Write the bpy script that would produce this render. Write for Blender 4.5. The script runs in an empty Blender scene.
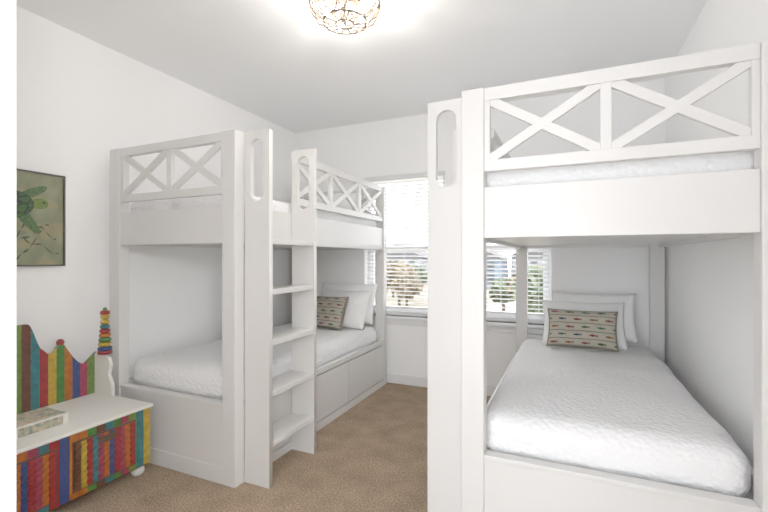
import bpy, bmesh, math, random
from mathutils import Vector, Matrix, noise
random.seed(7)
D=bpy.data; C=bpy.context
COL=C.scene.collection
# ------------------------------------------------------------------ materials
def mat(name,col,rough=0.5,metal=0.0,bump=None,col2=None,nscale=20,emit=None,estr=0,trans=0,detail=4,spec=None,sheen=0):
    m=D.materials.new(name); m.use_nodes=True
    nt=m.node_tree; b=nt.nodes['Principled BSDF']
    b.inputs['Base Color'].default_value=(*col,1)
    b.inputs['Roughness'].default_value=rough
    b.inputs['Metallic'].default_value=metal
    if spec is not None: b.inputs['Specular IOR Level'].default_value=spec
    if trans: b.inputs['Transmission Weight'].default_value=trans
    if sheen: b.inputs['Sheen Weight'].default_value=sheen
    if emit:
        b.inputs['Emission Color'].default_value=(*emit,1); b.inputs['Emission Strength'].default_value=estr
    tc=nt.nodes.new('ShaderNodeTexCoord')
    if col2:
        n=nt.nodes.new('ShaderNodeTexNoise'); n.inputs['Scale'].default_value=nscale; n.inputs['Detail'].default_value=detail
        nt.links.new(tc.outputs['Object'],n.inputs['Vector'])
        r=nt.nodes.new('ShaderNodeValToRGB')
        r.color_ramp.elements[0].position=.35; r.color_ramp.elements[1].position=.65
        r.color_ramp.elements[0].color=(*col,1); r.color_ramp.elements[1].color=(*col2,1)
        nt.links.new(n.outputs['Fac'],r.inputs['Fac']); nt.links.new(r.outputs['Color'],b.inputs['Base Color'])
    if bump:
        n=nt.nodes.new('ShaderNodeTexNoise'); n.inputs['Scale'].default_value=bump[0]; n.inputs['Detail'].default_value=3
        nt.links.new(tc.outputs['Object'],n.inputs['Vector'])
        bp=nt.nodes.new('ShaderNodeBump'); bp.inputs['Strength'].default_value=bump[1]; bp.inputs['Distance'].default_value=bump[2]
        nt.links.new(n.outputs['Fac'],bp.inputs['Height']); nt.links.new(bp.outputs['Normal'],b.inputs['Normal'])
    return m
M={}
M['wall']=mat('wall_paint',(.955,.952,.948),.85,bump=(150,.08,.002))
M['ceil']=mat('ceiling_paint',(.97,.97,.97),.9,bump=(90,.15,.003))
M['trim']=mat('trim_paint',(.80,.80,.80),.4)
M['bunk']=mat('bunk_white_paint',(.70,.687,.668),.34,bump=(40,.03,.001))
M['bunkdark']=mat('drawer_gap',(.2,.19,.18),.7)
M['vinyl']=mat('window_vinyl',(.85,.85,.85),.35)
M['slat']=mat('blind_slat',(.74,.74,.74),.4)
M['cord']=mat('blind_cord',(.8,.8,.78),.8)
M['pillow']=mat('pillow_cotton',(.90,.90,.90),.9,bump=(9,.25,.02),sheen=.2)
M['brass']=mat('aged_brass',(.085,.055,.03),.42,.5)
M['bulb']=mat('bulb_glow',(1,.9,.7),.4,emit=(1,.96,.90),estr=480)
M['crystal']=mat('crystal_glass',(1,.97,.9),.02,trans=1.0)
M['fillglow']=mat('hall_fill_glow',(1,1,1),.4,emit=(1,.97,.94),estr=130)  # glow of the added hall lamp, an unseen fill light
M['frame']=mat('picture_frame_dark',(.05,.04,.035),.4)
M['knob']=mat('dark_knob',(.06,.035,.02),.4)
M['benchwhite']=mat('bench_white',(.80,.78,.72),.5,bump=(30,.1,.002))
M['plastic_w']=mat('foot_white',(.7,.7,.68),.5)
def carpet():
    m=D.materials.new('carpet_beige'); m.use_nodes=True; nt=m.node_tree; b=nt.nodes['Principled BSDF']
    b.inputs['Roughness'].default_value=1; b.inputs['Specular IOR Level'].default_value=.1
    tc=nt.nodes.new('ShaderNodeTexCoord')
    n=nt.nodes.new('ShaderNodeTexNoise'); n.inputs['Scale'].default_value=105; n.inputs['Detail'].default_value=6; n.inputs['Roughness'].default_value=.75
    n2=nt.nodes.new('ShaderNodeTexNoise'); n2.inputs['Scale'].default_value=6; n2.inputs['Detail'].default_value=4
    nt.links.new(tc.outputs['Object'],n.inputs['Vector']); nt.links.new(tc.outputs['Object'],n2.inputs['Vector'])
    r=nt.nodes.new('ShaderNodeValToRGB'); e=r.color_ramp.elements
    e[0].position=.34; e[0].color=(.125,.075,.042,1); e[1].position=.66; e[1].color=(.52,.385,.265,1)
    x=e.new(.49); x.color=(.29,.20,.127,1)
    mx=nt.nodes.new('ShaderNodeMix'); mx.data_type='RGBA'; mx.blend_type='MULTIPLY'
    nt.links.new(n.outputs['Fac'],r.inputs['Fac']); nt.links.new(r.outputs['Color'],mx.inputs[6])
    mr=nt.nodes.new('ShaderNodeMapRange'); mr.inputs[1].default_value=.3; mr.inputs[2].default_value=.7; mr.inputs[3].default_value=.8; mr.inputs[4].default_value=1.15
    nt.links.new(n2.outputs['Fac'],mr.inputs[0])
    nt.links.new(mr.outputs[0],mx.inputs[7]); mx.inputs[0].default_value=1
    nt.links.new(mx.outputs[2],b.inputs['Base Color'])
    bp=nt.nodes.new('ShaderNodeBump'); bp.inputs['Strength'].default_value=.7; bp.inputs['Distance'].default_value=.008
    nt.links.new(n.outputs['Fac'],bp.inputs['Height']); nt.links.new(bp.outputs['Normal'],b.inputs['Normal'])
    return m
M['carpet']=carpet()
def quilt():
    m=D.materials.new('quilt_white'); m.use_nodes=True; nt=m.node_tree; b=nt.nodes['Principled BSDF']
    b.inputs['Base Color'].default_value=(.88,.882,.89,1); b.inputs['Roughness'].default_value=.9; b.inputs['Sheen Weight'].default_value=.1
    tc=nt.nodes.new('ShaderNodeTexCoord')
    v=nt.nodes.new('ShaderNodeTexVoronoi'); v.inputs['Scale'].default_value=46
    n=nt.nodes.new('ShaderNodeTexNoise'); n.inputs['Scale'].default_value=5; n.inputs['Detail'].default_value=3
    nt.links.new(tc.outputs['Object'],v.inputs['Vector']); nt.links.new(tc.outputs['Object'],n.inputs['Vector'])
    b1=nt.nodes.new('ShaderNodeBump'); b1.inputs['Strength'].default_value=1; b1.inputs['Distance'].default_value=.006; b1.invert=True
    b2=nt.nodes.new('ShaderNodeBump'); b2.inputs['Strength'].default_value=.4; b2.inputs['Distance'].default_value=.03
    nt.links.new(v.outputs['Distance'],b1.inputs['Height']); nt.links.new(n.outputs['Fac'],b2.inputs['Height'])
    nt.links.new(b2.outputs['Normal'],b1.inputs['Normal']); nt.links.new(b1.outputs['Normal'],b.inputs['Normal'])
    return m
M['quilt']=quilt()
def vcol(name,rough=.8):
    m=D.materials.new(name); m.use_nodes=True; nt=m.node_tree; b=nt.nodes['Principled BSDF']
    a=nt.nodes.new('ShaderNodeVertexColor'); a.layer_name='Col'
    nt.links.new(a.outputs['Color'],b.inputs['Base Color']); b.inputs['Roughness'].default_value=rough
    return m
M['fishfab']=vcol('fish_fabric',.9); M['paint']=vcol('turtle_canvas',.6)
# ------------------------------------------------------------------ helpers
def link(o,parent=None):
    COL.objects.link(o)
    if parent: o.parent=parent
    return o
def empty(name,loc=(0,0,0)):
    e=D.objects.new(name,None); e.empty_display_size=.1; COL.objects.link(e); e.location=(0,0,0); return e
def mesh_obj(name,bm,mats,parent=None,smooth=False,bevel=0):
    bmesh.ops.recalc_face_normals(bm,faces=bm.faces)
    me=D.meshes.new(name); bm.to_mesh(me); bm.free()
    if not isinstance(mats,(list,tuple)): mats=[mats]
    for m in mats: me.materials.append(m)
    if smooth:
        for p in me.polygons: p.use_smooth=True
    o=D.objects.new(name,me); link(o,parent)
    if bevel:
        md=o.modifiers.new('bevel','BEVEL'); md.width=bevel; md.segments=2; md.limit_method='ANGLE'
    return o
def addbox(bm,x0,x1,y0,y1,z0,z1,mi=0):
    x0,x1=min(x0,x1),max(x0,x1); y0,y1=min(y0,y1),max(y0,y1); z0,z1=min(z0,z1),max(z0,z1)
    v=[bm.verts.new(p) for p in ((x0,y0,z0),(x1,y0,z0),(x1,y1,z0),(x0,y1,z0),(x0,y0,z1),(x1,y0,z1),(x1,y1,z1),(x0,y1,z1))]
    for f in ((0,3,2,1),(4,5,6,7),(0,1,5,4),(1,2,6,5),(2,3,7,6),(3,0,4,7)):
        fc=bm.faces.new([v[i] for i in f]); fc.material_index=mi
def box(name,x0,x1,y0,y1,z0,z1,m,parent=None,bevel=0):
    bm=bmesh.new(); addbox(bm,x0,x1,y0,y1,z0,z1); return mesh_obj(name,bm,m,parent,bevel=bevel)
def boxes(name,lst,m,parent=None,bevel=0):
    bm=bmesh.new()
    for b in lst: addbox(bm,*b)
    return mesh_obj(name,bm,m,parent,bevel=bevel)
def bar(bm,p,q,w,axis,t):
    p=Vector(p);q=Vector(q);d=(q-p).normalized();n=Vector(axis);s=d.cross(n).normalized()*w/2; k=n*t/2
    v=[bm.verts.new(a) for a in (p-s-k,p+s-k,p+s+k,p-s+k,q-s-k,q+s-k,q+s+k,q-s+k)]
    for f in ((0,1,2,3),(7,6,5,4),(0,4,5,1),(1,5,6,2),(2,6,7,3),(3,7,4,0)): bm.faces.new([v[i] for i in f])
def cyl(bm,p,q,r0,r1=None,seg=16,mi=0,caps=True):
    if r1 is None: r1=r0
    p=Vector(p);q=Vector(q);d=(q-p);z=d.normalized()
    x=z.orthogonal().normalized(); y=z.cross(x)
    A=[];B=[]
    for i in range(seg):
        a=2*math.pi*i/seg; o=x*math.cos(a)+y*math.sin(a)
        A.append(bm.verts.new(p+o*r0)); B.append(bm.verts.new(q+o*r1))
    for i in range(seg):
        j=(i+1)%seg; f=bm.faces.new((A[i],A[j],B[j],B[i])); f.material_index=mi; f.smooth=True
    if caps:
        f=bm.faces.new(A[::-1]); f.material_index=mi; f=bm.faces.new(B); f.material_index=mi
def sphere(bm,c,r,seg=16,rings=10,sc=(1,1,1),mi=0):
    mtx=Matrix.Translation(c)@Matrix.Diagonal((sc[0],sc[1],sc[2],1))
    res=bmesh.ops.create_uvsphere(bm,u_segments=seg,v_segments=rings,radius=r,matrix=mtx)
    vs=set(res['verts'])
    for f in bm.faces:
        if f.verts[0] in vs: f.material_index=mi; f.smooth=True
def torus(bm,c,R,r,seg=32,ms=8,mi=0):
    ring=[]
    for i in range(seg):
        a=2*math.pi*i/seg; l=[]
        for j in range(ms):
            b=2*math.pi*j/ms; rr=R+r*math.cos(b)
            l.append(bm.verts.new((c[0]+rr*math.cos(a),c[1]+rr*math.sin(a),c[2]+r*math.sin(b))))
        ring.append(l)
    for i in range(seg):
        for j in range(ms):
            f=bm.faces.new((ring[i][j],ring[(i+1)%seg][j],ring[(i+1)%seg][(j+1)%ms],ring[i][(j+1)%ms])); f.smooth=True; f.material_index=mi
def tube(bm,pts,r,seg=6,mi=0):
    for a,b in zip(pts[:-1],pts[1:]): cyl(bm,a,b,r,r,seg,mi)
# ------------------------------------------------------------------ room
XL,XR,YF,YB,H=-3.0,.74,.346,4.10,2.85
T=.14
FY0=-1.7
box('floor',XL-T,XR+T,FY0-.1,YB+T,-.12,0,M['carpet'])
box('ceiling',XL-T,XR+T,FY0-.1,YB+T,H,H+.12,M['ceil'])
box('wall_left',XL-T,XL,YF-.12,YB+T,0,H,M['wall'])
box('wall_right',XR,XR+T,FY0-.1,YB+T,0,H,M['wall'])
W1=(-2.07,-1.15);W2=(-1.06,-.14);WZ=(.72,2.24)
boxes('wall_back',[(XL,XR,YB,YB+T,0,WZ[0]),(XL,XR,YB,YB+T,WZ[1],H),(XL,W1[0],YB,YB+T,WZ[0],WZ[1]),(W1[1],W2[0],YB,YB+T,WZ[0],WZ[1]),(W2[1],XR,YB,YB+T,WZ[0],WZ[1])],M['wall'])
DX=-.781; DX2=.21; DH=2.68
boxes('wall_front',[(XL,DX-.02,YF-.12,YF-.004,0,H),(DX-.02,XR,YF-.12,YF-.004,DH,H),(DX2+.02,XR,YF-.12,YF-.004,0,DH)],M['wall'])  # right piece is unseen, shaped to keep the hall lamp off the right bunk
boxes('wall_hall',[(-1.6,-1.5,FY0,YF-.12,0,H),(-1.6,-1.4,FY0-.1,FY0,0,H),(.6,XR,FY0-.1,FY0,0,H),(-1.4,.6,FY0-.1,FY0,2.5,H)],M['wall'])  # end wall opening added so sky light fills the room from behind
e=empty('added_fill_door')  # unseen patio door, added to go with the fill daylight opening
boxes('added_door_frame',[(-1.4,-1.34,FY0-.08,FY0-.02,0,2.5),(.54,.6,FY0-.08,FY0-.02,0,2.5),(-.43,-.37,FY0-.08,FY0-.02,.05,2.44),(-1.34,.54,FY0-.08,FY0-.02,2.44,2.5),(-1.34,.54,FY0-.08,FY0-.02,0,.05)],M['vinyl'],e,.003)
boxes('trim_doorway',[(DX-.02,DX,YF-.13,YF+.004,0,DH),(DX-.09,DX-.004,YF-.004,YF+.008,0,DH+.06),(DX2,DX2+.02,YF-.13,YF+.004,0,DH),(DX2+.004,DX2+.09,YF-.004,YF+.008,0,DH+.06),(DX,DX2,YF-.13,YF+.004,DH-.02,DH)],M['trim'],bevel=.003)
bh=.1
box('baseboard_back',XL,XR,YB-.014,YB,0,bh,M['trim'],bevel=.004)
box('baseboard_left',XL,XL+.014,YF,YB-.014,0,bh,M['trim'],bevel=.004)
box('baseboard_right',XR-.014,XR,YF,YB-.014,0,bh,M['trim'],bevel=.004)
box('baseboard_front',XL+.014,DX-.09,YF-.004,YF+.01,0,bh,M['trim'],bevel=.004)
boxes('trim_window_sill',[(W1[0]-.06,W2[1]+.06,YB-.035,YB+.09,WZ[0]-.03,WZ[0]),(W1[0]-.03,W2[1]+.03,YB-.012,YB,WZ[0]-.09,WZ[0]-.03)],M['trim'],bevel=.004)
def window(i,x0,x1):
    e=empty('window_%d'%i); z0,z1=WZ; y0,y1=YB+.075,YB+.125; w=.045
    zm=1.45
    boxes('frame',[(x0,x0+w,y0,y1,z0,z1),(x1-w,x1,y0,y1,z0,z1),(x0,x1,y0,y1,z1-w,z1),(x0,x1,y0,y1,z0,z0+w)],M['vinyl'],e,.003)
    boxes('sash',[(x0+w,x1-w,y0+.005,y1-.01,zm-.03,zm+.03),(x0+w,x0+w+.03,y0+.01,y1-.01,z0+w,zm),(x1-w-.03,x1-w,y0+.01,y1-.01,z0+w,zm),(x0+w,x1-w,y0+.01,y1-.01,z0+w,z0+w+.035)],M['vinyl'],e,.003)
    b=empty('window_blind')
    yc=YB+.035
    box('headrail',x0+.01,x1-.01,yc-.028,yc+.028,z1-.05,z1-.002,M['slat'],b,.003)
    bm=bmesh.new(); z=z1-.075
    while z>z0+.13:
        tl=math.radians(16); dy=.0245*math.cos(tl); dz=.0245*math.sin(tl)
        xa,xb=x0+.014,x1-.014
        P=[(-1,0),(-.5,.0025),(0,.0035),(.5,.0025),(1,0)]
        top=[];bot=[]
        for s,h in P:
            top.append((bm.verts.new((xa,yc+s*dy,z-s*dz+h+.0012)),bm.verts.new((xb,yc+s*dy,z-s*dz+h+.0012))))
            bot.append((bm.verts.new((xa,yc+s*dy,z-s*dz+h-.0012)),bm.verts.new((xb,yc+s*dy,z-s*dz+h-.0012))))
        for k in range(4):
            bm.faces.new((top[k][0],top[k+1][0],top[k+1][1],top[k][1])); bm.faces.new((bot[k][0],bot[k][1],bot[k+1][1],bot[k+1][0]))
        bm.faces.new((top[0][0],top[0][1],bot[0][1],bot[0][0])); bm.faces.new((top[4][0],bot[4][0],bot[4][1],top[4][1]))
        z-=.042
    mesh_obj('slats',bm,M['slat'],b)
    box('bottom_rail',x0+.014,x1-.014,yc-.025,yc+.025,z0+.085,z0+.105,M['slat'],b,.003)
    bm=bmesh.new()
    for fx in (.12,.5,.88):
        xx=x0+(x1-x0)*fx
        for yy in (yc-.026,yc+.026): cyl(bm,(xx,yy,z0+.1),(xx,yy,z1-.05),.0012,seg=6)
    mesh_obj('ladder_cords',bm,M['cord'],b)
window(1,*W1); window(2,*W2)
# ------------------------------------------------------------------ bunk beds
Y0,Y1=1.84,4.045
TOP=2.10
def slot_panel(name,xc,w,y,t,parent):
    cu=D.curves.new(name,'CURVE'); cu.dimensions='2D'; cu.fill_mode='BOTH'; cu.extrude=t/2
    def sp(pts):
        s=cu.splines.new('POLY'); s.points.add(len(pts)-1); s.use_cyclic_u=True
        for p,q in zip(s.points,pts): p.co=(q[0],q[1],0,1)
    sp([(-w/2,0),(w/2,0),(w/2,TOP),(-w/2,TOP)])
    r=.05; za,zb=1.685+r,2.055-r; pts=[]
    for i in range(17): a=math.pi*i/16; pts.append((r*math.cos(a),zb+r*math.sin(a)))
    for i in range(17): a=math.pi+math.pi*i/16; pts.append((r*math.cos(a),za+r*math.sin(a)))
    sp(pts)
    tmp=D.objects.new('tmp',cu); COL.objects.link(tmp)
    dg=C.evaluated_depsgraph_get(); me=D.meshes.new_from_object(tmp.evaluated_get(dg))
    D.objects.remove(tmp)
    me.materials.clear(); me.materials.append(M['bunk'])
    o=D.objects.new(name,me); link(o,parent)
    me.transform(Matrix.Translation((xc,y,0))@Matrix.Rotation(math.radians(90),4,'X'))
    return o
def lattice(bm,a,b,axis,plane,n=2,t=.028):
    def P(u,z): return (u,plane,z) if axis=='y' else (plane,u,z)
    ax=(0,1,0) if axis=='y' else (1,0,0)
    zt,zb=2.05,1.78
    bar(bm,P(a,2.072),P(b,2.072),.056,ax,t+.01)
    bar(bm,P(a,1.755),P(b,1.755),.05,ax,t+.006)
    cell=(b-a)/n
    for i in range(n):
        u0=a+i*cell; u1=u0+cell
        if i>0: bar(bm,P(u0,1.77),P(u0,2.06),.04,ax,t+.002)
        bar(bm,P(u0+.008,zb-.005),P(u1-.008,zt+.005),.04,ax,t-.006)
        bar(bm,P(u0+.008,zt+.005),P(u1-.008,zb-.005),.04,ax,t-.007)
def bunk(xw,xs,s):
    e=empty('bunk_bed')
    pw=.10
    ps=lambda a,b:(min(a,b),max(a,b))
    L=[]
    for (ya,yb) in ((Y0,Y0+.075),(Y1-.075,Y1)):
        L.append((*ps(xw,xw+s*pw),ya,yb,0,TOP)); L.append((*ps(xs,xs-s*pw),ya,yb,0,TOP))
    boxes('posts',L,M['bunk'],e,.004)
    i0,i1=ps(xw+s*pw,xs-s*pw)
    bm=bmesh.new()
    lattice(bm,i0,i1,'y',Y0+.03)
    lattice(bm,i0,i1,'y',Y1-.03)
    lattice(bm,2.44,Y1-.075,'x',xs-s*.03,n=3)
    for u in (i0+.012,i1-.012): bar(bm,(u,Y0+.03,1.77),(u,Y0+.03,2.06),.024,(0,1,0),.03)
    mesh_obj('crossed_guard_rails',bm,M['bunk'],e,bevel=.002)
    boxes('upper_frame',[(i0,i1,Y0+.012,Y0+.045,1.435,1.66),(i0,i1,Y1-.045,Y1-.012,1.435,1.66),
        (*ps(xs-s*.012,xs-s*.04),Y0+.075,Y1-.075,1.435,1.66),(*ps(xw+s*.012,xw+s*.04),Y0+.075,Y1-.075,1.435,1.66)],M['bunk'],e,.003)
    box('upper_deck',*ps(xs-s*.04,xw+s*.04),Y0+.045,Y1-.045,1.46,1.49,M['bunk'],e)
    boxes('footboard',[(i0,i1,Y0+.012,Y0+.045,0,.455),(i0,i1,Y0+.004,Y0+.06,.455,.475),(i0-.0,i1+.0,Y0+.002,Y0+.012,0,.1)],M['bunk'],e,.003)
    boxes('head_rail',[(i0,i1,Y1-.045,Y1-.012,0,.6)],M['bunk'],e,.003)
    boxes('lower_frame',[(*ps(xs-s*.022,xs-s*.045),Y0+.075,Y1-.075,.03,.475),(*ps(xw+s*.012,xw+s*.04),Y0+.075,Y1-.075,.05,.475)],M['bunk'],e,.003)
    box('lower_deck',*ps(xs-s*.045,xw+s*.04),Y0+.045,Y1-.045,.38,.41,M['bunk'],e)
    ym=(2.44+Y1-.08)/2
    boxes('drawer_fronts',[(*ps(xs-s*.002,xs-s*.018),2.45,ym-.005,.07,.425),(*ps(xs-s*.002,xs-s*.018),ym+.005,Y1-.08,.07,.425)],M['bunk'],e,.002)
    boxes('drawer_shadow_gap',[(*ps(xs-s*.019,xs-s*.0215),2.44,Y1-.076,.055,.437)],M['bunkdark'],e)
    boxes('side_rail',[(*ps(xs,xs-s*.02),Y0+.075,Y1-.075,.437,.478),(*ps(xs,xs-s*.02),Y0+.075,Y1-.075,0,.055)],M['bunk'],e,.002)
    lw=.185; ya,yb=Y0+.095,2.40
    slot_panel('ladder_panel_front',xs+s*lw/2,lw,ya,.03,e)
    slot_panel('ladder_panel_rear',xs+s*lw/2,lw,yb,.03,e)
    boxes('ladder_steps',[(*ps(xs+s*.0,xs+s*(lw-.008)),ya+.014,yb-.014,z-.032,z) for z in (.256,.555,.858,1.16,1.46)],M['bunk'],e,.003)
    return e
bunk(-2.915,-1.775,1)
bunk(.715,-.44,-1)
# ------------------------------------------------------------------ bedding
def mattress(x0,x1,y0,y1,z0,z1,seed,r=.07,dome=.015):
    bm=bmesh.new()
    bmesh.ops.create_cube(bm,size=1)
    bmesh.ops.subdivide_edges(bm,edges=bm.edges[:],cuts=35,use_grid_fill=True)
    cx,cy,cz=(x0+x1)/2,(y0+y1)/2,(z0+z1)/2; hx,hy,hz=(x1-x0)/2,(y1-y0)/2,(z1-z0)/2
    for v in bm.verts:
        p=Vector((v.co.x*2,v.co.y*2,v.co.z*2))
        f=lambda t:math.sin(t*math.pi/2)
        q=Vector((f(p.x)*hx,f(p.y)*hy,f(p.z)*hz))
        rr=min(r,hz*.95)
        c=Vector((max(-hx+rr,min(hx-rr,q.x)),max(-hy+rr,min(hy-rr,q.y)),max(-hz+rr,min(hz-rr,q.z))))
        d=q-c
        if d.length>1e-6: q=c+d.normalized()*min(d.length,rr) if d.length>rr else q
        w=Vector((cx,cy,cz))+q
        nn=noise.noise(Vector((w.x*3+seed,w.y*3,w.z*3)))*.014+noise.noise(Vector((w.x*9+seed,w.y*7,w.z*9)))*.006
        if q.z>0: w.z+=nn+dome*(1-(q.x/hx)**2)*(1-(q.y/hy)**2)
        else: w.z=max(w.z,z0)
        w.x+=(nn*.3 if abs(q.x)<hx*.99 else -abs(nn)*.6)
        v.co=w
    return mesh_obj('mattress_with_quilt',bm,M['quilt'],smooth=True)
mattress(-2.86,-1.83,1.93,3.98,.412,.63,1,r=.09)
mattress(-.385,.64,1.925,3.96,.412,.63,5,r=.09)
mattress(-2.86,-1.83,1.925,3.96,1.492,1.75,9,r=.06)
mattress(-.38,.655,1.925,3.96,1.492,1.765,13,r=.06)
def pillow(name,loc,w,h,t,rx,rz=0,m=None,fish=False,seed=0,ry=0):
    nu,nv=(150,90) if fish else (40,28)
    bm=bmesh.new(); cl=bm.loops.layers.color.new('Col') if fish else None
    def pos(u,v,s):
        e=(1-abs(u)**3.2)*(1-abs(v)**3.2); e=max(e,0)
        th=t/2*e**.5
        px=u*w/2*(1-.06*abs(u)*(1-abs(v)**2)); pz=v*h/2*(1-.08*abs(v)*(1-abs(u)**2))
        n=noise.noise(Vector((u*2+seed,v*2,s)))*.014*e+noise.noise(Vector((u*6+seed,v*5,s)))*.007*e
        return Vector((px,s*(th+n),pz))
    for s in (-1,1):
        g=[[bm.verts.new(pos(-1+2*i/nu,-1+2*j/nv,s)) for j in range(nv+1)] for i in range(nu+1)]
        for i in range(nu):
            for j in range(nv):
                f=bm.faces.new((g[i][j],g[i+1][j],g[i+1][j+1],g[i][j+1]))
                if fish:
                    u=(i+.5)/nu; v=(j+.5)/nv; c=fishcol(u,v)
                    for l in f.loops: l[cl]=(*c,1)
    bmesh.ops.remove_doubles(bm,verts=bm.verts,dist=.0004)
    o=mesh_obj(name,bm,m or M['pillow'],smooth=True)
    o.matrix_world=Matrix.Translation(loc)@Matrix.Rotation(rz,4,'Z')@Matrix.Rotation(rx,4,'X')@Matrix.Rotation(ry,4,'Y')
    return o
FC=[(.42,.10,.08),(.07,.28,.30),(.14,.27,.10),(.45,.26,.08),(.12,.16,.28),(.08,.32,.24),(.40,.12,.2)]
def fishcol(u,v):
    base=(.66,.63,.57)
    if v<.04 or v>.96 or u<.025 or u>.975: return (.46,.43,.38)
    rows=5; cols=4.5
    r=int(v*rows); fv=v*rows-r; off=.5*(r%2)
    uu=u*cols+off; c=int(uu); fu=uu-c
    x=(fu-.5)*2; y=(fv-.5)*2
    if ((x+.1)/.42)**2+((y)/.28)**2<1: return FC[(c*3+r*5)%7]
    if .24<x<.52 and abs(y)<(x-.22)*1.0: return FC[(c*3+r*5)%7]
    if fv>.93 or fv<.06: return (.38,.37,.34)
    return base
R=math.radians
pillow('pillow',(.19,3.86,.862),.64,.40,.15,R(-18),seed=3)
pillow('pillow',(.11,3.70,.815),.62,.39,.14,R(-26),R(3),seed=8)
pillow('fish_throw_pillow',(.095,3.51,.80),.50,.31,.12,R(-24),R(-2),M['fishfab'],True,2)
pillow('pillow',(-2.16,3.86,.868),.68,.44,.15,R(-18),seed=13)
pillow('pillow',(-2.12,3.70,.83),.62,.42,.14,R(-28),R(-4),seed=18)
pillow('fish_throw_pillow',(-2.22,3.51,.81),.50,.34,.12,R(-24),R(-3),M['fishfab'],True,6)
pillow('pillow',(-2.3,3.74,1.91),.66,.42,.16,R(-60),seed=23)
pillow('pillow',(.15,3.74,1.925),.66,.42,.16,R(-60),seed=27)
# ------------------------------------------------------------------ ceiling light
def ceiling_light(cx,cy):
    e=empty('caged_ceiling_light')
    bm=bmesh.new()
    cyl(bm,(cx,cy,H-.02),(cx,cy,H),.085,.075,32); cyl(bm,(cx,cy,H-.05),(cx,cy,H-.02),.03,.05,24)
    cyl(bm,(cx,cy,H-.17),(cx,cy,H-.05),.006,.006,10)
    prof=[(.075,-.02),(.165,-.03),(.2,-.05),(.2,-.08),(.175,-.12),(.12,-.15),(.05,-.16)]
    for k in (1,5,6): torus(bm,(cx,cy,H+prof[k][1]),prof[k][0],.005,40,6)
    torus(bm,(cx,cy,H-.05),.2,.007,40,6)
    n=14
    for i in range(n):
        a=2*math.pi*i/n
        pts=[(cx+r*math.cos(a),cy+r*math.sin(a),H+z) for r,z in prof]; tube(bm,pts,.0036)
    for i in range(8):
        a=2*math.pi*i/8; pts=[]
        for k in range(13):
            tt=k/12; z=-.052-.1*math.sin(tt*math.pi); r=.2-.075*math.sin(tt*math.pi)
            aa=a+(tt-.5)*.78; pts.append((cx+r*math.cos(aa),cy+r*math.sin(aa),H+z))
        tube(bm,pts,.0036)
    for i in range(4):
        a=math.pi/4+i*math.pi/2
        cyl(bm,(cx,cy,H-.06),(cx+.06*math.cos(a),cy+.06*math.sin(a),H-.105),.006,.006,8)
        cyl(bm,(cx+.055*math.cos(a),cy+.055*math.sin(a),H-.103),(cx+.085*math.cos(a),cy+.085*math.sin(a),H-.11),.013,.013,12)
    mesh_obj('cage',bm,M['brass'],e)
    bm=bmesh.new()
    for i in range(4):
        a=math.pi/4+i*math.pi/2; sphere(bm,(cx+.104*math.cos(a),cy+.104*math.sin(a),H-.113),.019)
    mesh_obj('bulbs',bm,M['bulb'],e,smooth=True)
    bm=bmesh.new()
    for ring,(r,z,n) in enumerate(((.05,-.13,10),(.07,-.138,12),(.03,-.148,6))):
        for i in range(n):
            a=2*math.pi*(i+.5*ring)/n
            bmesh.ops.create_icosphere(bm,subdivisions=1,radius=.0085,matrix=Matrix.Translation((cx+r*math.cos(a),cy+r*math.sin(a),H+z)))
    mesh_obj('crystals',bm,M['crystal'],e)
ceiling_light(-1.17,2.07)
e=empty('hall_fill_lamp')  # unseen lamp behind the camera, added to light the left bunk's front
bm=bmesh.new(); sphere(bm,(XR-.14,-.35,1.9),.11,24,16); mesh_obj('fill_globe',bm,M['fillglow'],e,smooth=True)
bm=bmesh.new(); cyl(bm,(XR-.02,-.35,1.9),(XR,-.35,1.9),.06,.06,24); cyl(bm,(XR-.06,-.35,1.9),(XR-.015,-.35,1.9),.015,.015,12); mesh_obj('fill_lamp_bracket',bm,M['brass'],e)
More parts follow.
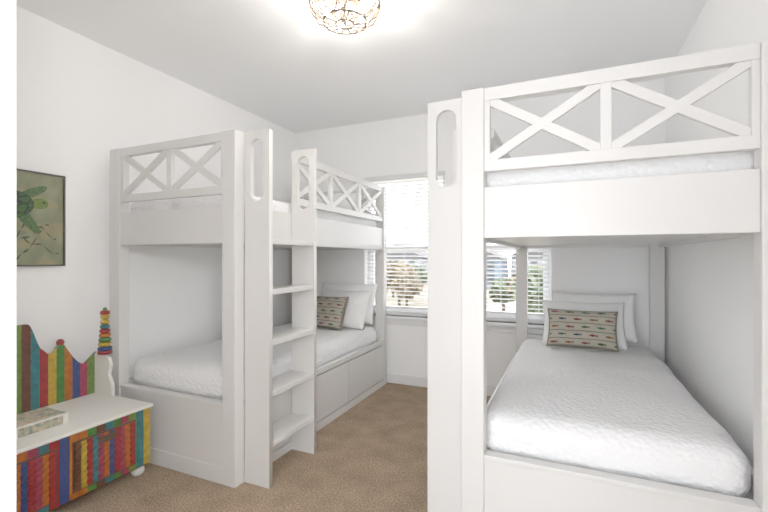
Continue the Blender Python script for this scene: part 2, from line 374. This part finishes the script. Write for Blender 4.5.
# ------------------------------------------------------------------ turtle painting
def painting():
    e=empty('turtle_painting')
    ya,yb,za,zb=1.03,1.585,1.305,1.865
    x=XL+.02
    def seg(px,py,ax,ay,bx,by):
        vx,vy=bx-ax,by-ay; t=max(0,min(1,((px-ax)*vx+(py-ay)*vy)/(vx*vx+vy*vy))); return math.hypot(px-ax-t*vx,py-ay-t*vy),t
    def ell(u,v,cx,cy,a,b,ang):
        c,s=math.cos(ang),math.sin(ang); dx,dy=u-cx,v-cy; X=(dx*c+dy*s)/a; Y=(-dx*s+dy*c)/b; return X*X+Y*Y
    def col(u,v):
        n=noise.noise(Vector((u*4,v*4,0)))*.5+noise.noise(Vector((u*14,v*9,3)))*.25
        c=Vector((.45,.46,.35))+Vector((.16,.14,.13))*n*1.4
        n2=noise.noise(Vector((u*3+9,v*6,1)))
        if n2>.15: c=c.lerp(Vector((.56,.50,.34)),.5)
        for (ax,ay,bx,by) in ((.45,.02,.62,.42),(.55,.03,.78,.35),(.62,.28,.95,.12),(.5,.2,.85,.45),(.2,.03,.3,.35),(.7,.45,.92,.3)):
            d,t=seg(u,v+.02*math.sin(u*30),ax,ay,bx,by)
            if d<.005+.004*math.sin(t*20): c=Vector((.14,.20,.17))
        g=Vector((.06,.22,.09)); g2=Vector((.24,.36,.09)); k=.5+.5*noise.noise(Vector((u*40,v*40,0)))
        for f in ((.64,.50,.20,.055,-.9),(.69,.78,.17,.045,.5),(.28,.78,.11,.04,2.4),(.25,.50,.11,.04,-2.4)):
            if ell(u,v,*f)<1: c=g.lerp(Vector((.45,.5,.28)),k*.8)
        if ell(u,v,.77,.67,.085,.06,.15)<1: c=g2.lerp(Vector((.42,.47,.22)),k)
        if ell(u,v,.81,.685,.012,.014,0)<1: c=Vector((.02,.03,.02))
        q=ell(u,v,.49,.64,.225,.15,.1)
        if q<1:
            vv=noise.voronoi(Vector((u*11,v*13,0)))[0]; ed=vv[1]-vv[0]
            c=Vector((.04,.10,.04)) if ed<.09 or q>.9 else Vector((.22,.36,.07)).lerp(Vector((.09,.26,.15)),k)
        return c
    N=170
    bm=bmesh.new(); cl=bm.loops.layers.color.new('Col')
    g=[[bm.verts.new((x,ya+(yb-ya)*i/N,za+(zb-za)*j/N)) for j in range(N+1)] for i in range(N+1)]
    for i in range(N):
        for j in range(N):
            f=bm.faces.new((g[i][j],g[i+1][j],g[i+1][j+1],g[i][j+1])); c=col((i+.5)/N,(j+.5)/N)
            for l in f.loops: l[cl]=(max(c[0],0),max(c[1],0),max(c[2],0),1)
    mesh_obj('canvas',bm,M['paint'],e)
    w=.01
    boxes('frame',[(XL,x+.012,ya-w,ya,za-w,zb+w),(XL,x+.012,yb,yb+w,za-w,zb+w),(XL,x+.012,ya,yb,zb,zb+w),(XL,x+.012,ya,yb,za-w,za),(XL,x-.003,ya,yb,za,zb)],M['frame'],e,.002)
painting()
# ------------------------------------------------------------------ rainbow bench
RB=[(.34,.012,.012),(.50,.12,.01),(.55,.36,.03),(.045,.19,.03),(.02,.17,.20),(.02,.05,.20),(.11,.03,.012),(.36,.03,.07),(.14,.26,.035)]
RM=[mat('bench_stripe_%d'%i,tuple(c*.55 for c in cc),.4,bump=(60,.3,.003),col2=tuple(c*.88 for c in cc),nscale=35) for i,cc in enumerate(RB)]
SEQ=[0,1,2,3,5,6,0,4,2,3,1,7,5,8,6,4,0,2,3,1,5,7,8,4,6,0,2,5,3,1]
def bench():
    e=empty('rainbow_storage_bench')
    xa,xb=-2.93,-2.38; ya,yb=.70,1.755
    yc=(ya+yb)/2
    def top(y):
        d=abs(y-yc)
        if d<.13: z=.955
        elif d<.21: z=.955-.165*(.5-.5*math.cos((d-.13)/.08*math.pi))
        elif d<.29: z=.79-.035*math.sin((d-.21)/.08*math.pi)
        elif d<.33: z=.79+.02*math.sin((d-.29)/.04*math.pi)
        else: z=.79-.14*math.sin(min(1,(d-.33)/.12)*math.pi/2)+ (.07*max(0,(d-.45)/.08))
        return z
    bm=bmesh.new(); step=.0075; n=int((yb-ya)/step); pw=6
    for i in range(n):
        y0=ya+i*step; y1=y0+step*(.9 if i%pw==pw-1 else 1); mi=SEQ[(i//pw)%len(SEQ)]
        z0,z1=top(y0),top(y1)
        v=[bm.verts.new(p) for p in ((xa,y0,.40),(xa+.025,y0,.40),(xa+.025,y1,.40),(xa,y1,.40),(xa,y0,z0),(xa+.025,y0,z0),(xa+.025,y1,z1),(xa,y1,z1))]
        for f in ((0,3,2,1),(4,5,6,7),(0,1,5,4),(1,2,6,5),(2,3,7,6),(3,0,4,7)):
            fc=bm.faces.new([v[k] for k in f]); fc.material_index=mi
    mesh_obj('backrest',bm,RM,e)
    bm=bmesh.new()
    for y in (yc-.31,yc+.31): sphere(bm,(xa+.012,y,.815),.022)
    mesh_obj('backrest_finials',bm,RM[0],e)
    box('seat_top',xa,xb+.015,ya-.01,yb+.008,.42,.44,M['benchwhite'],e,.005)
    bm=bmesh.new(); pwid=.045; n=int(round((yb-ya)/pwid)); pwid=(yb-ya)/n
    for i in range(n):
        addbox(bm,xb-.02,xb,ya+i*pwid+.001,ya+(i+1)*pwid-.001,.075,.418,SEQ[(i*2+3)%len(SEQ)])
    mesh_obj('front_planks',bm,RM,e,bevel=.002)
    boxes('body',[(xa,xb-.022,ya,ya+.02,.075,.418),(xa,xb-.022,yb-.02,yb,.075,.418),(xa,xa+.02,ya+.02,yb-.02,.075,.418),(xa,xb-.02,ya,yb,.06,.075)],RM[6],e)
    for k,(a,b) in enumerate(((ya+.06,yc-.0),(yc+.09,yb-.11))):
        boxes('drawer_surround_%d'%(k+1),[(xb,xb+.006,a-.008,a,.107,.375),(xb,xb+.006,b,b+.008,.107,.375),(xb,xb+.006,a,b,.367,.375),(xb,xb+.006,a,b,.107,.115),(xb,xb+.003,a,b,.115,.367)],M['knob'],e)
        bm=bmesh.new(); n=int((b-a)/.028); pw2=(b-a)/n; rh=.018; nr=14; cs=[0,7,1,0,3,6,2,0,4,7,1,5]
        for i in range(n):
            for j in range(nr):
                o=.004 if (i+j)%2 else 0
                addbox(bm,xb+.002,xb+.011+o,a+i*pw2+.0006,a+(i+1)*pw2-.0006,.115+j*rh+.0008,.115+(j+1)*rh-.0008,cs[(i+k*5)%12])
        mesh_obj('woven_basket_front_%d'%(k+1),bm,RM,e,bevel=.002)
        bm=bmesh.new(); ym=(a+b)/2; vs=[]
        for i in range(17):
            an=math.pi+math.pi*i/16; vs.append((ym+.055*math.cos(an),.355+.04*math.sin(an)))
        A=[bm.verts.new((xb+.0155,p[0],p[1])) for p in vs]; B=[bm.verts.new((xb+.019,p[0],p[1])) for p in vs]
        bm.faces.new(A); bm.faces.new(B[::-1])
        for i in range(17): j=(i+1)%17; bm.faces.new((A[i],B[i],B[j],A[j]))
        mesh_obj('drawer_pull_%d'%(k+1),bm,M['knob'],e)
    for k,(a,b) in enumerate(((ya,ya+.022),(yb-.022,yb))):
        bm=bmesh.new(); pts=[(xa+.026,.44),(xa+.21,.44),(xa+.205,.52),(xa+.17,.58),(xa+.19,.64),(xa+.17,.69),(xa+.11,.71),(xa+.026,.71)]
        A=[bm.verts.new((p[0],a,p[1])) for p in pts]; B=[bm.verts.new((p[0],b,p[1])) for p in pts]
        bm.faces.new(A); bm.faces.new(B[::-1])
        for i in range(len(pts)): j=(i+1)%len(pts); bm.faces.new((A[i],B[i],B[j],A[j]))
        mesh_obj('arm_%d'%(k+1),bm,M['benchwhite'],e,bevel=.004)
    bm=bmesh.new()
    for x in (xa+.05,xb-.05):
        for y in (ya+.05,yb-.05): sphere(bm,(x,y,.034),.034,sc=(1.1,1.1,1))
    mesh_obj('bun_feet',bm,M['plastic_w'],e)
bench()
# stacking toy
bm=bmesh.new(); tx,ty,tz=-2.81,1.744,.7115
cols=[RM[0],RM[2],RM[3],RM[5],RM[1],RM[4]]
cyl(bm,(tx,ty,tz),(tx,ty,tz+.02),.042,.042,24,0)
zz=tz+.02
for i in range(7):
    R0=.042-.0025*i
    torus(bm,(tx,ty,zz+.0145),R0-.0145,.0148,28,10,[3,1,2,4,0,5,1][i]); zz+=.029
cyl(bm,(tx,ty,tz+.02),(tx,ty,zz+.02),.012,.012,12,1)
sphere(bm,(tx,ty,zz+.024),.026,mi=1); cyl(bm,(tx,ty,zz+.04),(tx,ty,zz+.062),.03,.026,16,0); sphere(bm,(tx,ty,zz+.07),.014,mi=2)
mesh_obj('stacking_ring_toy',bm,cols)
# game box
e=empty('board_game_box')
M['boxa']=mat('game_box_card',(.62,.62,.56),.5,col2=(.8,.78,.7),nscale=30)
M['boxb']=mat('game_box_print',(.12,.2,.16),.5,col2=(.6,.45,.3),nscale=45)
box('lid',-2.72,-2.50,1.10,1.36,.4405,.50,M['boxa'],e,.003)
box('printed_label',-2.71,-2.51,1.11,1.35,.5002,.5015,M['boxb'],e)
boxes('side_label',[(-2.4998,-2.499,1.13,1.33,.448,.492)],M['boxb'],e)
# ------------------------------------------------------------------ outside
M['ground']=mat('sandy_ground',(.10,.085,.055),.95,col2=(.19,.165,.125),nscale=.15)
M['leafb']=mat('foliage_brown',(.07,.052,.028),.8,col2=(.13,.095,.05),nscale=1)
M['leafg']=mat('foliage_green',(.03,.05,.022),.8,col2=(.075,.09,.04),nscale=1)
M['bark']=mat('bark',(.05,.035,.025),.9)
M['h1']=mat('house_siding_white',(.17,.18,.19),.7); M['h2']=mat('house_siding_blue',(.08,.11,.15),.7); M['roof']=mat('roof_shingle',(.035,.035,.04),.8); M['hg']=mat('house_window',(.02,.025,.03),.2)
GZ=-3.2
box('ground_outside',-120,80,YB+1.2,200,GZ-.2,GZ,M['ground'])
def house(x,y,w,d,h,m):
    e=empty('house'); z=GZ
    box('walls',x-w/2,x+w/2,y,y+d,z,z+h,m,e)
    bm=bmesh.new(); o=.5; rh=w*.28
    a=[bm.verts.new(p) for p in ((x-w/2-o,y-o,z+h),(x+w/2+o,y-o,z+h),(x,y-o,z+h+rh))]; b=[bm.verts.new(p) for p in ((x-w/2-o,y+d+o,z+h),(x+w/2+o,y+d+o,z+h),(x,y+d+o,z+h+rh))]
    bm.faces.new(a);bm.faces.new(b[::-1])
    for i in range(3): j=(i+1)%3; bm.faces.new((a[i],a[j],b[j],b[i]))
    mesh_obj('roof',bm,M['roof'],e)
    L=[]
    for fx in (.2,.5,.8):
        for zz in (.18,.6):
            L.append((x-w/2+w*fx-.5,x-w/2+w*fx+.5,y-.05,y,z+h*zz,z+h*zz+1.3))
    boxes('windows',L,M['hg'],e)
house(-27,66,9,8,4.6,M['h1']);house(-38,72,9,8,5,M['h2']);house(-12.5,62,7,8,4.4,M['h2']);house(-5,70,7,8,4.8,M['h1']);house(4,64,8,8,4.6,M['h1']);house(-18,80,8,8,5,M['h1'])
def tree(x,y,h,r,m,n=500):
    e=empty('tree')
    bm=bmesh.new(); cyl(bm,(x,y,GZ),(x,y,GZ+h*.6),.15,.08,8)
    for k in range(6):
        a=k*1.05; cyl(bm,(x,y,GZ+h*.4),(x+r*.6*math.cos(a),y+r*.6*math.sin(a),GZ+h*.8),.06,.02,6)
    mesh_obj('trunk',bm,M['bark'],e)
    bm=bmesh.new()
    for i in range(n):
        v=Vector((random.gauss(0,1),random.gauss(0,1),random.gauss(0,1))).normalized()*random.random()**.4
        c=Vector((x+v.x*r,y+v.y*r,GZ+h*.68+v.z*h*.36)); s=.16+.14*random.random()
        a=Vector((random.uniform(-1,1),random.uniform(-1,1),random.uniform(-1,1))).normalized(); b=a.orthogonal().normalized()
        bm.faces.new([bm.verts.new(c+p) for p in (a*s,b*s,-a*s,-b*s)])
    mesh_obj('foliage',bm,m,e)
for t in ((-14.5,36,3.9,1.7,'leafb'),(-12.6,33,3.2,1.3,'leafb'),(-18.5,44,4.2,2.2,'leafb'),(-15.5,42,3.6,1.8,'leafg'),(-4.7,34,2.8,1.1,'leafg'),(-1.8,26,3.9,1.2,'leafg'),(-2.6,32,3.6,1.4,'leafb'),(-22,50,4,2.2,'leafg')):
    tree(*t[:4],M[t[4]])
# ------------------------------------------------------------------ light
w=D.worlds.new('sky'); C.scene.world=w; w.use_nodes=True
bg=w.node_tree.nodes['Background']
bg.inputs[0].default_value=(.93,.96,1,1); bg.inputs[1].default_value=6.0
s=D.lights.new('sun','SUN'); s.energy=4; s.angle=.02; so=D.objects.new('sun',s); link(so)
so.rotation_euler=(R(40),0,R(-30))
# ------------------------------------------------------------------ camera
cam=D.cameras.new('camera'); cam.lens=412*36/768; cam.sensor_width=36; cam.clip_start=.02; cam.clip_end=500; cam.shift_y=2/768
co=D.objects.new('camera',cam); link(co); co.location=(0,0,1.346); co.rotation_euler=(R(90),0,R(math.degrees(math.atan(184/412))))
C.scene.camera=co
C.scene.view_settings.view_transform='Standard'
C.scene.view_settings.exposure=0.3
C.scene.view_settings.gamma=1.38
